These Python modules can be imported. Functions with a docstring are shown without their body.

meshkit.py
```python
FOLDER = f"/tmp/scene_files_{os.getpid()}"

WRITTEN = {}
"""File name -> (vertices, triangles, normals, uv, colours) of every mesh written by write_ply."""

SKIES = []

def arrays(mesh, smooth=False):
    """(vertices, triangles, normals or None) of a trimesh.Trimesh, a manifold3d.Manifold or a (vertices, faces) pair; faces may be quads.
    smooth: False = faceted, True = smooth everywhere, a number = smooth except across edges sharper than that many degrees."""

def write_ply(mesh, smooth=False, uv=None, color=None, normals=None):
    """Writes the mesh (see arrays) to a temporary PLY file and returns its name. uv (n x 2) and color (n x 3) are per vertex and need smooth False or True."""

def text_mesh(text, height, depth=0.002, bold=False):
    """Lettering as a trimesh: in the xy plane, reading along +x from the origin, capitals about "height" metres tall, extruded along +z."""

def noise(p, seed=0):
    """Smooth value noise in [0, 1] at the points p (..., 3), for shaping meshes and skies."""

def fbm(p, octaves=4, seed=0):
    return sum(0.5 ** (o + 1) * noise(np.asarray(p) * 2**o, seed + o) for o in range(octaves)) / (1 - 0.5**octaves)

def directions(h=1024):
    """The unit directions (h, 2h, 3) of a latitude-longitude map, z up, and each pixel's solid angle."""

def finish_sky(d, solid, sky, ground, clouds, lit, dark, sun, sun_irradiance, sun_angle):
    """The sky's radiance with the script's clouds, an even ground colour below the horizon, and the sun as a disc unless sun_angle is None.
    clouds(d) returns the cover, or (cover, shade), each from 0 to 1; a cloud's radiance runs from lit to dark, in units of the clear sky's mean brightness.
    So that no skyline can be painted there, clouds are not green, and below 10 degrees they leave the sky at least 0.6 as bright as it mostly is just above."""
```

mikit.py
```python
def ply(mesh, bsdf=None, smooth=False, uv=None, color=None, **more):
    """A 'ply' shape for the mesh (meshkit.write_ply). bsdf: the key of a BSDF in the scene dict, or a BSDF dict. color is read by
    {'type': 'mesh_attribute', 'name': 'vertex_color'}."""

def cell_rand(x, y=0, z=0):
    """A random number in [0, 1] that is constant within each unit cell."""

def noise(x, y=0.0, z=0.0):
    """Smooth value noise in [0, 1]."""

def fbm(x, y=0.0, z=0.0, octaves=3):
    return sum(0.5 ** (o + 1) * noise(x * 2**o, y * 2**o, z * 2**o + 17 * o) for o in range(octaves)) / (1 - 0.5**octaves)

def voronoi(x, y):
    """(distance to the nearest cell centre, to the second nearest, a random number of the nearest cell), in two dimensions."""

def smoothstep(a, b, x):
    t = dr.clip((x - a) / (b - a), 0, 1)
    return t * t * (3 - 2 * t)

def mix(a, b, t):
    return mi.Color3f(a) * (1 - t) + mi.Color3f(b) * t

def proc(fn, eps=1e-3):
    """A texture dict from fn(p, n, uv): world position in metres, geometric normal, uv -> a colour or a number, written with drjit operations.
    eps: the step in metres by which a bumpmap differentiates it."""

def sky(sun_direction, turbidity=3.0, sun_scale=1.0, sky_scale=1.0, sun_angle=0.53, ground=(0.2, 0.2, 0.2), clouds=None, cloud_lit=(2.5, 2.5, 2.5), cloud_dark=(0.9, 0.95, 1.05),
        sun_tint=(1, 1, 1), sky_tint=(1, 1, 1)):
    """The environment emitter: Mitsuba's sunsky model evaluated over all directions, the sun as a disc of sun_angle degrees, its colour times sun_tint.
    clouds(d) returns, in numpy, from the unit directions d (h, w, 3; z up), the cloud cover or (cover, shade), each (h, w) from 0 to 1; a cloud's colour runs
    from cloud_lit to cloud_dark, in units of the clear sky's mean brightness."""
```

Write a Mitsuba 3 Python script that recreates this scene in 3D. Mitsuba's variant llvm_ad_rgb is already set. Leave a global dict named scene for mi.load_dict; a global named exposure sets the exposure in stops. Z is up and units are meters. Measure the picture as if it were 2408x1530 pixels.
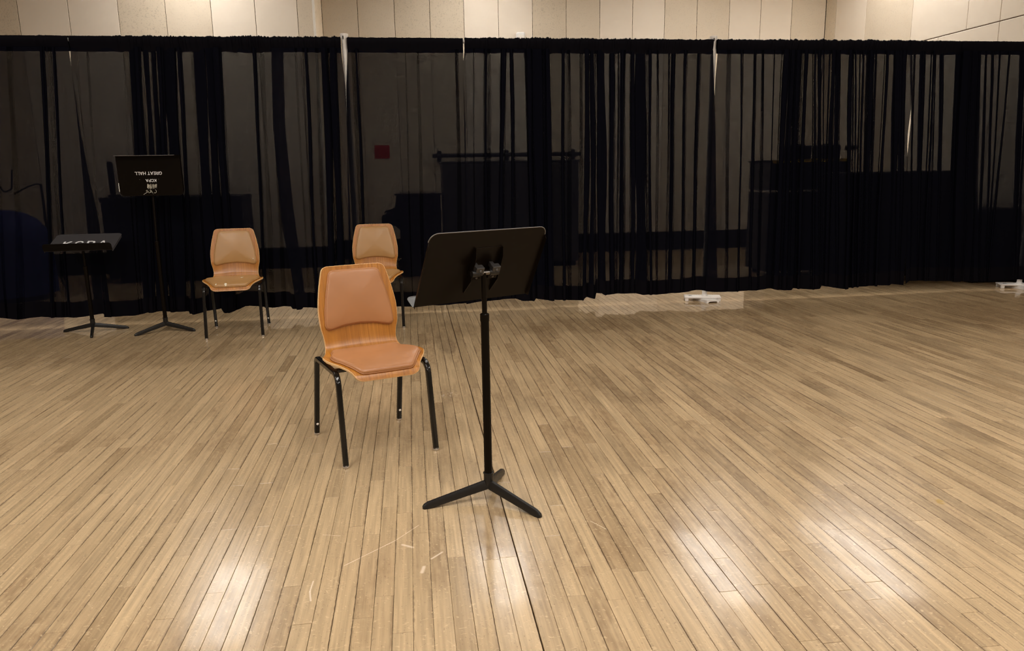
import math, random
import numpy as np, trimesh, drjit as dr, mitsuba as mi
import mikit, meshkit
from shapely.geometry import Polygon, box as sbox
from shapely.ops import unary_union

T = mi.ScalarTransform4f
scene, labels = {}, {}
rng = np.random.default_rng(7)

# ------------------------------------------------------------------ camera
EYE = [0.0, 0.0, 1.25]
RIGHT = np.array([0.9909748, -0.1330713, -0.0161539])
DOWN = np.array([-0.0425084, -0.1976725, -0.9793460])
FWD = np.array([0.1271297, 0.9711939, -0.2015451])
scene['camera'] = {'type': 'perspective', 'fov': 68.661, 'fov_axis': 'x', 'near_clip': 0.05, 'far_clip': 100.0,
                   'to_world': T().look_at(origin=EYE, target=(np.array(EYE) + FWD).tolist(), up=(-DOWN).tolist())}
exposure = 1.15

# ------------------------------------------------------------------ lights: recessed troffers in the ceiling (x, y, radiance)
CEIL = 4.2
LAMPS = [(-2.55, 9.4, 5.0), (1.05, 9.7, 5.0), (4.0, 9.2, 5.0), (6.03, 9.0, 4.2),
         (-4.6, 5.0, 1.9), (-1.6, 5.0, 1.9), (1.2, 5.0, 1.9), (4.2, 5.0, 1.9),
         (-4.6, 1.0, 8.0), (-1.6, 1.0, 8.0), (1.2, 1.0, 8.0), (4.2, 1.0, 8.0),
         (-4.6, -3.0, 7.0), (-1.6, -3.0, 7.0), (1.2, -3.0, 7.0), (4.2, -3.0, 7.0)]
LAMP_SIZE = (0.68, 2.2)
LAMP_NAMES = (['first from left', 'second from left', 'third from left', 'fourth from left'], ['beyond the drapes', 'before the drapes', 'above the viewer', 'behind the viewer'])
LAMP_COLOUR = np.array([1.0, 0.955, 0.89])

# ------------------------------------------------------------------ helpers
def num(key):
    if key not in scene and key not in used:
        used.add(key); return key
    k = 1
    while f'{key}_{k:03d}' in used or f'{key}_{k:03d}' in scene:
        k += 1
    used.add(f'{key}_{k:03d}')
    return f'{key}_{k:03d}'
used = set()

def put(key, mesh, bsdf, smooth=False, to_world=None, **kw):
    key = num(key)
    d = mikit.ply(mesh, bsdf, smooth=smooth, **kw)
    if to_world is not None:
        d['to_world'] = to_world
    scene[key] = d
    return key

def again(key, d, to_world):
    key = num(key)
    scene[key] = {**d, 'to_world': to_world}
    return key

def say(key, label=None, category=None, group=None, kind=None):
    labels[key] = {k: v for k, v in dict(label=label, category=category, group=group, kind=kind).items() if v}

def tm(v, f):
    return trimesh.Trimesh(np.asarray(v, float), np.asarray(f, int), process=False)

def join(*ms):
    return trimesh.util.concatenate([m for m in ms])

def quads(nr, nc, close_c=False):
    i, j = np.meshgrid(np.arange(nr - 1), np.arange(nc if close_c else nc - 1), indexing='ij')
    a, b = i * nc + j, i * nc + (j + 1) % nc
    c, d = (i + 1) * nc + (j + 1) % nc, (i + 1) * nc + j
    q = np.stack([a, b, c, d], -1).reshape(-1, 4)
    return np.vstack([q[:, [0, 1, 2]], q[:, [0, 2, 3]]])

def cbox(x0, x1, y0, y1, z0, z1, c=0.004):
    """a box with chamfered edges"""
    c = min(c, (x1 - x0) / 3, (y1 - y0) / 3, (z1 - z0) / 3)
    p = []
    for x, sx in ((x0, 1), (x1, -1)):
        for y, sy in ((y0, 1), (y1, -1)):
            for z, sz in ((z0, 1), (z1, -1)):
                p += [[x + sx * c, y + sy * c, z], [x + sx * c, y, z + sz * c], [x, y + sy * c, z + sz * c]]
    return trimesh.convex.convex_hull(np.array(p))

def lathe(profile, n=24, at=(0, 0, 0)):
    """profile: (radius, z) list"""
    a = np.arange(n) * 2 * np.pi / n
    pr = np.array(profile, float)
    v = np.stack([pr[:, None, 0] * np.cos(a), pr[:, None, 0] * np.sin(a), np.repeat(pr[:, 1:2], n, 1)], -1).reshape(-1, 3)
    return tm(v + np.array(at), quads(len(pr), n, True))

def cyl(p0, p1, r, n=16, r1=None):
    p0, p1 = np.array(p0, float), np.array(p1, float)
    return sweep([p0, p1], [(r * math.cos(t), r * math.sin(t)) for t in np.arange(n) * 2 * np.pi / n], scale=[1, (r1 or r) / r])

def sweep(path, section, up=None, scale=None, cap=True):
    p = np.array(path, float); s = np.array(section, float); n = len(s)
    t = np.gradient(p, axis=0); t /= np.linalg.norm(t, axis=1, keepdims=True)
    if up is None:
        up = np.array([0, 0, 1.0]) if abs(t[0][2]) < 0.9 else np.array([1.0, 0, 0])
    a = np.cross(t[0], up); a /= np.linalg.norm(a)
    vs = []
    for i in range(len(p)):
        a = a - t[i] * (a @ t[i]); a /= np.linalg.norm(a)
        b = np.cross(t[i], a)
        k = 1.0 if scale is None else scale[i]
        vs.append(p[i] + k * (s[:, :1] * a + s[:, 1:] * b))
    v = np.vstack(vs); f = quads(len(p), n, True)
    if cap:
        v = np.vstack([v, vs[0], vs[-1], p[0], p[-1]])
        o = len(p) * n; i = np.arange(n); j = (i + 1) % n
        f = np.vstack([f, np.stack([o + j, o + i, np.full(n, o + 2 * n)], 1), np.stack([o + n + i, o + n + j, np.full(n, o + 2 * n + 1)], 1)])
    return tm(v, f)

def rsquare(w, r, k=3):
    """outline of a rounded square tube, counter-clockwise"""
    h = w / 2 - r; o = []
    for cx, cy, a0 in ((h, h, 0), (-h, h, 90), (-h, -h, 180), (h, -h, 270)):
        for q in range(k + 1):
            a = math.radians(a0 + 90 * q / k); o.append((cx + r * math.cos(a), cy + r * math.sin(a)))
    return o

def fillet(pts, radii, k=7):
    """polyline with rounded corners"""
    p = [np.array(q, float) for q in pts]; out = [p[0]]
    for i in range(1, len(p) - 1):
        a, b = p[i - 1] - p[i], p[i + 1] - p[i]
        a /= np.linalg.norm(a); b /= np.linalg.norm(b); r = radii[i - 1]
        th = math.acos(np.clip(a @ b, -1, 1)); d = r / math.tan(th / 2)
        A, B = p[i] + a * d, p[i] + b * d
        m = (a + b) / np.linalg.norm(a + b); c = p[i] + m * r / math.sin(th / 2)
        for q in range(k + 1):
            s = q / k; w = (1 - s) * (A - c) + s * (B - c); out.append(c + w / np.linalg.norm(w) * r)
    return np.array(out + [p[-1]])

def extrude(poly, z0, z1):
    ms = []
    for g in getattr(poly, 'geoms', [poly]):
        m = trimesh.creation.extrude_polygon(g, z1 - z0, engine='earcut'); m.apply_translation([0, 0, z0]); ms.append(m)
    return join(*ms)

def placed(m, M):
    m = m.copy(); m.apply_transform(M); return m

def frame(c, x, y, z):
    M = np.eye(4); M[:3, 0], M[:3, 1], M[:3, 2], M[:3, 3] = x, y, z, c
    return M

def project(P):
    d = np.atleast_2d(P) - EYE
    x, y, z = d @ RIGHT, d @ DOWN, d @ FWD
    return 1204 + 1762.98 * x / z, 765 + 1762.98 * y / z, z

# ------------------------------------------------------------------ materials
def rgb(*c):
    return {'type': 'rgb', 'value': list(map(float, c))}

def mat(key, colour, rough=0.5, spec=0.5, metallic=0.0, two=True, **kw):
    b = {'type': 'principled', 'base_color': colour if isinstance(colour, dict) else rgb(*colour), 'roughness': rough, 'metallic': metallic, **kw}
    if metallic == 0:
        b['specular'] = spec
    scene[key] = {'type': 'twosided', 'bsdf': b} if two else b
    return key

fbm, noise, mix, step = mikit.fbm, mikit.noise, mikit.mix, mikit.smoothstep

PITCH, OFFSET = 0.05715, 0.01414          # strip width and where the first seam lies
SCRATCHES = [((-0.264, 2.293), (-0.102, 2.438), 0.0016), ((-0.102, 2.438), (-0.02, 2.541), 0.0013), ((-0.353, 2.21), (-0.356, 2.151), 0.0020),
             ((-0.356, 2.151), (-0.347, 2.098), 0.0024), ((-0.077, 2.403), (-0.043, 2.379), 0.0045), ((0.019, 2.291), (0.056, 2.33), 0.003),
             ((-0.014, 2.209), (-0.007, 2.243), 0.005), ((-0.357, 2.521), (-0.296, 2.505), 0.0012), ((0.60, 2.47), (0.64, 2.40), 0.0015)]

def seg_dist(x, y, a, b):
    ax, ay, bx, by = a[0], a[1], b[0] - a[0], b[1] - a[1]
    t = dr.clip(((x - ax) * bx + (y - ay) * by) / (bx * bx + by * by), 0, 1)
    return dr.sqrt(dr.square(x - ax - t * bx) + dr.square(y - ay - t * by))

def floor_colour(p, n, uv):
    x, y, tone, seed = p.x, p.y, uv.x, uv.y
    wood = mix((0.232, 0.160, 0.088), (0.495, 0.370, 0.222), 0.30 + 0.62 * tone)
    grain = fbm(x * 150 + seed * 91, y * 5 + seed * 37, 0.0, 3)
    wood *= 0.74 + 0.52 * grain
    # worn-in grime: broad patches, denser along the strips
    grime = step(0.50, 0.72, fbm(x * 2.2 + 3 * seed, y * 1.1 + 7, 0.0, 4))
    wood = mix(wood, (0.16, 0.090, 0.042), 0.55 * grime * fbm(x * 70, y * 24, 1.0, 2))
    # grime packed along one seam of a strip, with a ragged edge
    fr = (x - OFFSET) / PITCH
    fr = fr - dr.floor(fr)
    edge = dr.minimum(fr, 1 - fr)
    ragged = noise(x * 420, y * 60, 5.0) * 0.5 + noise(x * 60 + seed * 11, y * 4, 2.0)
    wood = mix(wood, (0.10, 0.058, 0.030), 0.45 * step(0.20, 0.0, edge) * step(0.78, 1.15, ragged))
    wood = mix(wood, (0.07, 0.043, 0.026), 0.42 * step(0.060, 0.01, edge) * step(0.58, 0.90, ragged))
    # pale nicks and scuffs, dark specks
    wx, wy = x + 0.004 * fbm(x * 90, y * 90, 1.0, 2), y + 0.004 * fbm(x * 90, y * 90, 7.0, 2)
    q = noise(wx * 105 + wy * 40, wy * 170 - wx * 30, 9.0)
    wood = mix(wood, (0.60, 0.46, 0.29), 0.45 * step(0.83, 0.95, q))
    w2 = noise(wx * 260 + wy * 190, wy * 50 - wx * 36, 4.0)
    wood = mix(wood, (0.60, 0.46, 0.30), 0.28 * step(0.84, 0.95, w2) * step(0.4, 0.6, fbm(x * 6, y * 6, 2.0, 2)))
    w3 = fbm(wx * 230, wy * 150, 21.0, 2)
    wood = mix(wood, (0.10, 0.065, 0.042), 0.32 * step(0.77, 0.88, w3))
    for a, b, r in SCRATCHES:
        wood = mix(wood, (0.74, 0.62, 0.48), 0.62 * step(r * 1.9, r * 0.3, seg_dist(x, y, a, b)))
    stain = dr.square((x - 1.937) / 0.020) + dr.square((y - 2.411) / 0.028)
    wood = mix(wood, (0.34, 0.215, 0.03), 0.7 * step(1.5, 0.6, stain + noise(x * 90, y * 90, 3.0)))
    chalk = dr.square((x - 0.17) / 0.055) + dr.square((y - 4.15) / 0.05)
    wood = mix(wood, (0.70, 0.60, 0.48), 0.5 * step(1.4, 0.3, chalk) * step(0.5, 0.7, noise(x * 120, y * 60, 8.0)))
    # dirt on single strips, and grime patches whose left ones paint in light falloff
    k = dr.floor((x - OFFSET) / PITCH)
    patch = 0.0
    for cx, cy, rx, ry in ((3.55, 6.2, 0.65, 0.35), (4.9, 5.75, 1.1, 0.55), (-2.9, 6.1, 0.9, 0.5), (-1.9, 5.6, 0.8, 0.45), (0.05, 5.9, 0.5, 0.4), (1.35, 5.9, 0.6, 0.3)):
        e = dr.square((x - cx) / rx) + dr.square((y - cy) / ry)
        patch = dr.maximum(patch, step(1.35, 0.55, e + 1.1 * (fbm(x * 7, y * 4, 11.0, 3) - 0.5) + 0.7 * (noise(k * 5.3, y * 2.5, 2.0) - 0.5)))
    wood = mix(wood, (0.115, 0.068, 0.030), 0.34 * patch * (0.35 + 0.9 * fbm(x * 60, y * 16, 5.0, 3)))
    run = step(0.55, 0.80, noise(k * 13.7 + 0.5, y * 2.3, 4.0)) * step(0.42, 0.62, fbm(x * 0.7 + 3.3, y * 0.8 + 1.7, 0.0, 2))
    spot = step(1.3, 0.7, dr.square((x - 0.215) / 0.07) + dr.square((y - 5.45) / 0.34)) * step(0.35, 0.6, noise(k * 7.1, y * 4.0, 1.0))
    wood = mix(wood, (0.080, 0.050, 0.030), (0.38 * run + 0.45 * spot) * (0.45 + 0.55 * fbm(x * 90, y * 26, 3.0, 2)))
    return wood

def floor_rough(p, n, uv):
    r = 0.17 + 0.10 * fbm(p.x * 30, p.y * 12, 2.0, 3) + 0.06 * step(0.5, 0.8, fbm(p.x * 2.5, p.y * 1.6, 5.0, 3))
    return r + 0.04 * (uv.x - 0.5)

def floor_finish(p, n, uv):
    # 1 where the strips still carry their varnish, 0 where traffic has worn it dull; the limit runs strip by strip
    k = dr.floor((p.x - OFFSET) / PITCH)
    limit = p.y + 1.1 * (noise(k * 3.7, 2.0, 1.0) - 0.5) + 1.4 * (fbm(p.x * 0.9, p.y * 0.9, 6.0, 3) - 0.5) + 0.5 * (noise(p.x * 45, p.y * 14, 3.0) - 0.5)
    return 0.12 + 0.80 * step(5.05, 5.35, limit)
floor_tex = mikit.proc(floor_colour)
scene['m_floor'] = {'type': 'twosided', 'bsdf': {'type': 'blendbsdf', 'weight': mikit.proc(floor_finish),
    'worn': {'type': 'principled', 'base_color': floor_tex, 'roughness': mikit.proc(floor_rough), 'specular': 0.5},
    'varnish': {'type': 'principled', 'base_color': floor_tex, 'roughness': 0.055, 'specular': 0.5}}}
mat('m_subfloor', (0.035, 0.022, 0.014), 0.9, 0.1)

def plaster(light, dark, speck):
    def fn(p, n, uv):
        s = fbm(p.x * 85 + p.y * 85, p.z * 85, p.y * 20, 3)
        big = fbm(p.x * 3 + p.y * 3, p.z * 3, 1.0, 3)
        c = mix(light, dark, 0.35 * big)
        return mix(c, tuple(0.72 * v for v in dark), 0.75 * speck * step(0.55, 0.75, s))
    return mikit.proc(fn)
mat('m_panel_pale', plaster((0.74, 0.66, 0.555), (0.69, 0.61, 0.50), 0.0), 0.75, 0.25)
mat('m_panel_tan', plaster((0.65, 0.565, 0.45), (0.59, 0.505, 0.39), 0.25), 0.8, 0.25)
mat('m_panel_rough', plaster((0.62, 0.535, 0.42), (0.55, 0.47, 0.355), 0.6), 0.85, 0.2)
mat('m_wall_core', (0.16, 0.13, 0.10), 0.9, 0.1)
mat('m_wall', (0.24, 0.19, 0.145), 0.8, 0.2)
mat('m_ceiling', (0.62, 0.57, 0.50), 0.85, 0.2)
mat('m_trim_white', (0.75, 0.71, 0.64), 0.5, 0.4)
mat('m_base_black', (0.010, 0.010, 0.011), 0.5, 0.3)

def cloth(p, n, uv):
    # open weave: mostly thread, a little see-through; fine rows of slightly looser picks
    fr = p.z * 22.0 + 0.25 * noise(p.x * 1.5, p.z * 2, 1.0)
    row = step(0.22, 0.06, dr.abs(fr - dr.floor(fr) - 0.5))
    yarn = noise(p.x * 130, p.z * 40, p.y * 20)
    return 0.934 - 0.026 * row * step(0.35, 0.75, yarn) + 0.010 * (yarn - 0.5) + 0.012 * (fbm(p.x * 2, p.z * 1.2, 1.0, 2) - 0.5)
def cloth_colour(p, n, uv):
    return mix((0.0024, 0.0025, 0.0046), (0.0048, 0.0050, 0.0090), noise(p.x * 350, p.z * 350, p.y * 60))
scene['m_cloth'] = {'type': 'mask', 'opacity': mikit.proc(cloth), 'bsdf': {'type': 'twosided', 'bsdf': {'type': 'diffuse', 'reflectance': mikit.proc(cloth_colour)}}}
scene['m_cloth_double'] = {'type': 'twosided', 'bsdf': {'type': 'principled', 'base_color': rgb(0.0034, 0.0031, 0.0052), 'roughness': 0.6, 'specular': 0.03}}

def veneer(p, n, uv):
    g = fbm(uv.x * 140, uv.y * 4.0, 3.0, 4)
    f = noise(uv.x * 520, uv.y * 9, 1.0)
    b = fbm(uv.x * 14, uv.y * 1.5, 8.0, 2)
    c = mix((0.28, 0.098, 0.010), (0.43, 0.175, 0.024), step(0.15, 0.9, 0.65 * g + 0.35 * b))
    return c * (0.88 + 0.2 * f)
mat('m_veneer', mikit.proc(veneer), 0.33, 0.5, clearcoat=0.35, clearcoat_gloss=0.8)
mat('m_ply_edge', (0.62, 0.40, 0.19), 0.5, 0.4)

def vinyl(c):
    def fn(p, n, uv):
        return mi.Color3f(c) * (0.93 + 0.14 * fbm(p.x * 9, p.y * 9, p.z * 9, 3))
    return mikit.proc(fn)
mat('m_vinyl_rose', vinyl((0.355, 0.158, 0.064)), 0.34, 0.5)
mat('m_vinyl_olive', vinyl((0.37, 0.205, 0.077)), 0.32, 0.5)
mat('m_foam', (0.75, 0.68, 0.52), 0.9, 0.1)
mat('m_black_gloss', (0.003, 0.003, 0.003), 0.14, 0.45)
mat('m_black_satin', (0.0045, 0.0024, 0.0011), 0.34, 0.13)
mat('m_black_pole', (0.0030, 0.0018, 0.0010), 0.34, 0.10)
mat('m_edge_worn', (0.10, 0.095, 0.09), 0.35, 0.5)  # paler than the desk paint, stands in for light caught on worn edges
mat('m_black_lip', (0.010, 0.009, 0.009), 0.26, 0.6)
mat('m_black_dusty', (0.045, 0.043, 0.046), 0.6, 0.15)
mat('m_black_cast', (0.006, 0.0055, 0.0055), 0.40, 0.40)
mat('m_hinge', (0.022, 0.020, 0.019), 0.38, 0.5)
mat('m_steel', (0.75, 0.74, 0.73), 0.38, metallic=1.0)
mat('m_white_nylon', (0.72, 0.70, 0.66), 0.45, 0.4)
mat('m_white_paint', (0.74, 0.73, 0.71), 0.4, 0.5)
mat('m_white_print', (0.72, 0.72, 0.74), 0.6, 0.3)
mat('m_marker', (0.50, 0.48, 0.40), 0.6, 0.3)
mat('m_red', (0.42, 0.025, 0.012), 0.6, 0.3)
mat('m_yellow', (0.80, 0.55, 0.02), 0.6, 0.3)
mat('m_blue_cover', (0.012, 0.022, 0.12), 0.7, 0.3)
mat('m_case_black', (0.006, 0.006, 0.008), 0.5, 0.25)
mat('m_case_grey', (0.070, 0.068, 0.070), 0.5, 0.4)
mat('m_piano', (0.012, 0.010, 0.014), 0.22, 0.5)
scene['m_lamp_frame'] = {'type': 'twosided', 'bsdf': {'type': 'diffuse', 'reflectance': rgb(0.7, 0.7, 0.68)}}
scene['m_lamp_face'] = {'type': 'diffuse', 'reflectance': rgb(0.8, 0.8, 0.78)}

# ------------------------------------------------------------------ the room
XL, XR, YB, YF, YS, XS = -7.0, 6.4, -5.0, 11.4, 10.52, -1.117     # left, right, behind, back wall, stepped part, where it steps
def slab(key, *b):
    put(key, cbox(*b, c=0.001), SLABMAT[0]); say(key, kind='structure')
SLABMAT = ['m_subfloor']
slab('floor', XL - 0.2, XR + 0.2, YB - 0.2, YF + 0.2, -0.20, -0.012)
SLABMAT[0] = 'm_ceiling'
slab('ceiling', XL - 0.2, XR + 0.2, YB - 0.2, YF + 0.2, CEIL, CEIL + 0.15)
SLABMAT[0] = 'm_wall'
slab('wall_left', XL - 0.2, XL, YB, YF, -0.012, CEIL)
slab('wall_behind', XL, XR, YB - 0.2, YB, -0.012, CEIL)
SLABMAT[0] = 'm_wall_core'
put('wall_back', join(cbox(XS, XR + 0.2, YF, YF + 0.2, -0.012, CEIL, 0.001), cbox(XL - 0.2, XS - 0.012, YS, YF + 0.2, -0.012, CEIL, 0.001)), 'm_wall_core')
say('wall_back', kind='structure')
slab('wall_right', XR, XR + 0.2, YB, YF, -0.012, CEIL)

def panel(wall, along, a, b, at, z0, z1, m, g=0.003, t=0.012):
    """one wall panel with its own chamfered edges, standing proud of the wall; joints are gaps"""
    if along == 'x':
        mesh = cbox(a + g, b - g, at - t, at - 0.0005, z0 + g, z1 - g, 0.003)
    else:
        mesh = cbox(at - t, at - 0.0005, a + g, b - g, z0 + g, z1 - g, 0.003)
    return put(f'{wall}__panel', mesh, m)
P, TN, RG = 'm_panel_pale', 'm_panel_tan', 'm_panel_rough'
SK = 0.28
k = YF / 10.98
xs = [-1.117, -0.602 * k, -0.110 * k, 0.370 * k, 0.838 * k, 1.317 * k, 1.796 * k, 2.274 * k, 2.758 * k, 3.235 * k, 3.705 * k, 4.186 * k, 4.673 * k, 5.148 * k, 5.624 * k, XR - 0.014]
for a, b, m in zip(xs, xs[1:], [TN, TN, RG, RG, P, P, RG, TN, P, P, TN, TN, P, P, TN]):
    panel('wall_back', 'x', a, b, YF, SK, CEIL - 0.002, m)
k = YS / 10.4
xs = [XL + 0.01, -6.42, -5.83, -5.24, -4.626 * k, -4.05 * k, -3.474 * k, -2.917 * k, -2.372 * k, -1.84 * k, -1.321 * k, XS - 0.014]
for a, b, m in zip(xs, xs[1:], [P, TN, P, RG, P, P, RG, TN, P, P, TN]):
    panel('wall_back', 'x', a, b, YS, SK, CEIL - 0.002, m)
# the return where the wall steps back, and its pale corner bead
key = put('wall_back__return_panel', cbox(XS - 0.0115, XS - 0.001, YS + 0.004, YF - 0.014, SK, CEIL - 0.002, 0.002), 'm_panel_rough')
put('trim_1', cbox(XS - 0.030, XS + 0.001, YS - 0.016, YS + 0.003, SK, CEIL - 0.002, 0.003), 'm_trim_white'); say('trim_1', kind='structure')
ys = [YB + 0.01, -3.6, -2.2, -0.8, 0.6, 2.0, 3.4, 4.6, 5.8, 6.9, 7.812, 8.315, 9.311, 10.33, 11.10, YF - 0.014]
for a, b, m in zip(ys, ys[1:], [P, TN, P, P, TN, P, P, TN, P, P, P, P, TN, P, RG]):
    panel('wall_right', 'y', a, b, XR, 2.752, CEIL - 0.002, m)
ys = [YB + 0.01, -3.6, -2.2, -0.8, 0.6, 2.0, 3.4, 4.6, 5.8, 6.9, 7.812, 8.78, 9.311, 10.33, 11.10, YF - 0.014]
for a, b, m in zip(ys, ys[1:], [P, TN, P, P, TN, P, P, TN, P, P, P, P, TN, P, RG]):
    panel('wall_right', 'y', a, b, XR, SK, 2.748, m)
put('baseboard_back', join(cbox(XS, XR - 0.02, YF - 0.022, YF, 0.0, SK - 0.002, 0.003), cbox(XL, XS, YS - 0.022, YS, 0.0, SK - 0.002, 0.003)), 'm_base_black'); say('baseboard_back', kind='structure')
put('baseboard_right', cbox(XR - 0.022, XR, YB, YF - 0.024, 0.0, SK - 0.002, 0.003), 'm_base_black'); say('baseboard_right', kind='structure')

# ------------------------------------------------------------------ strip floor: every strip a piece of its own
JOINTS = [(-29, 3.16), (-26, 3.04), (-23, 3.03), (-19, 3.07), (-13, 2.62), (-15, 2.45), (-14, 2.07), (-12, 2.19), (-17, 2.27), (-19, 2.05), (-3, 2.71), (-7, 2.84), (-6, 2.45), (1, 2.29), (-3, 2.09), (-2, 2.65), (0, 2.76), (3, 2.68), (-1, 2.48), (13, 2.61), (15, 2.66), (12, 2.41), (18, 2.48), (7, 2.0), (10, 2.13), (9, 1.96), (16, 2.14), (15, 1.95), (17, 1.97), (6, 2.22), (26, 2.54), (28, 2.61), (27, 2.18), (30, 2.28), (29, 1.96), (19, 1.94), (20, 2.15), (22, 1.84), (18, 1.67), (31, 2.46), (23, 1.93), (-13, 5.1), (-5, 4.57), (-1, 4.47), (-5, 3.29), (0, 5.46), (0, 4.68), (1, 4.01), (-2, 3.11), (-34, 4.12), (-30, 3.56), (-28, 3.6), (-31, 3.36), (-17, 3.72), (-14, 3.76), (-15, 3.21), (-12, 3.78), (-25, 3.57)]
fixed = {}
for s, y in JOINTS:
    fixed.setdefault(s, []).append(y)
WIDE_GAP = {5: 0.0030}                   # one seam has opened up
strips = []
r = random.Random(11)
for s in range(math.ceil((XL - OFFSET) / PITCH), math.floor((XR - 0.03 - OFFSET) / PITCH)):
    cuts = list(fixed.get(s, []))
    y = YB + r.random() * 0.9
    while y < YF:
        if all(abs(y - c) > 0.28 for c in cuts):
            cuts.append(y)
        y += 0.35 + 1.3 * r.random() ** 1.2
    cuts = [YB] + sorted(cuts) + [YF]
    for a, b in zip(cuts, cuts[1:]):
        if b - a > 0.02:
            strips.append((s, a, b))

def strip_mesh(s, a, b, q):
    """top face and bevelled sides of one strip, 18 triangles, a hair out of level as a worn floor is; it sits on the subfloor"""
    g = (0.0003 if q.random() < 0.3 else 0.0004 + 0.0006 * q.random() ** 1.5)
    x0, x1, y0, y1 = OFFSET + s * PITCH + g + WIDE_GAP.get(s, 0), OFFSET + (s + 1) * PITCH - g, a + 0.0006, b - 0.0006
    h, c = -0.0006 * q.random(), 0.0007
    roll, pitch = 0.0070 * (q.random() - 0.5), 0.0010 * (q.random() - 0.5)
    if y1 - y0 > 0.5:
        pitch *= 0.5 / (y1 - y0)
    xm, ym = (x0 + x1) / 2, (y0 + y1) / 2
    v = []
    for i, (e, z) in enumerate(((c, h), (0, h - c), (0, -0.0125))):
        for x, y in ((x0 + e, y0 + e), (x1 - e, y0 + e), (x1 - e, y1 - e), (x0 + e, y1 - e)):
            v.append((x, y, z + ((x - xm) * roll + (y - ym) * pitch if i < 2 else 0)))
    f = [(0, 1, 2), (0, 2, 3)]
    for lvl in (0, 4):
        for i in range(4):
            j = (i + 1) % 4
            f += [(lvl + i, lvl + 4 + i, lvl + 4 + j), (lvl + i, lvl + 4 + j, lvl + j)]
    return np.array(v), np.array(f), np.tile([[min(1, max(0, q.gauss(0.57, 0.105) if q.random() > 0.08 else q.random() * 0.30)), q.random()]], (12, 1))

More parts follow.
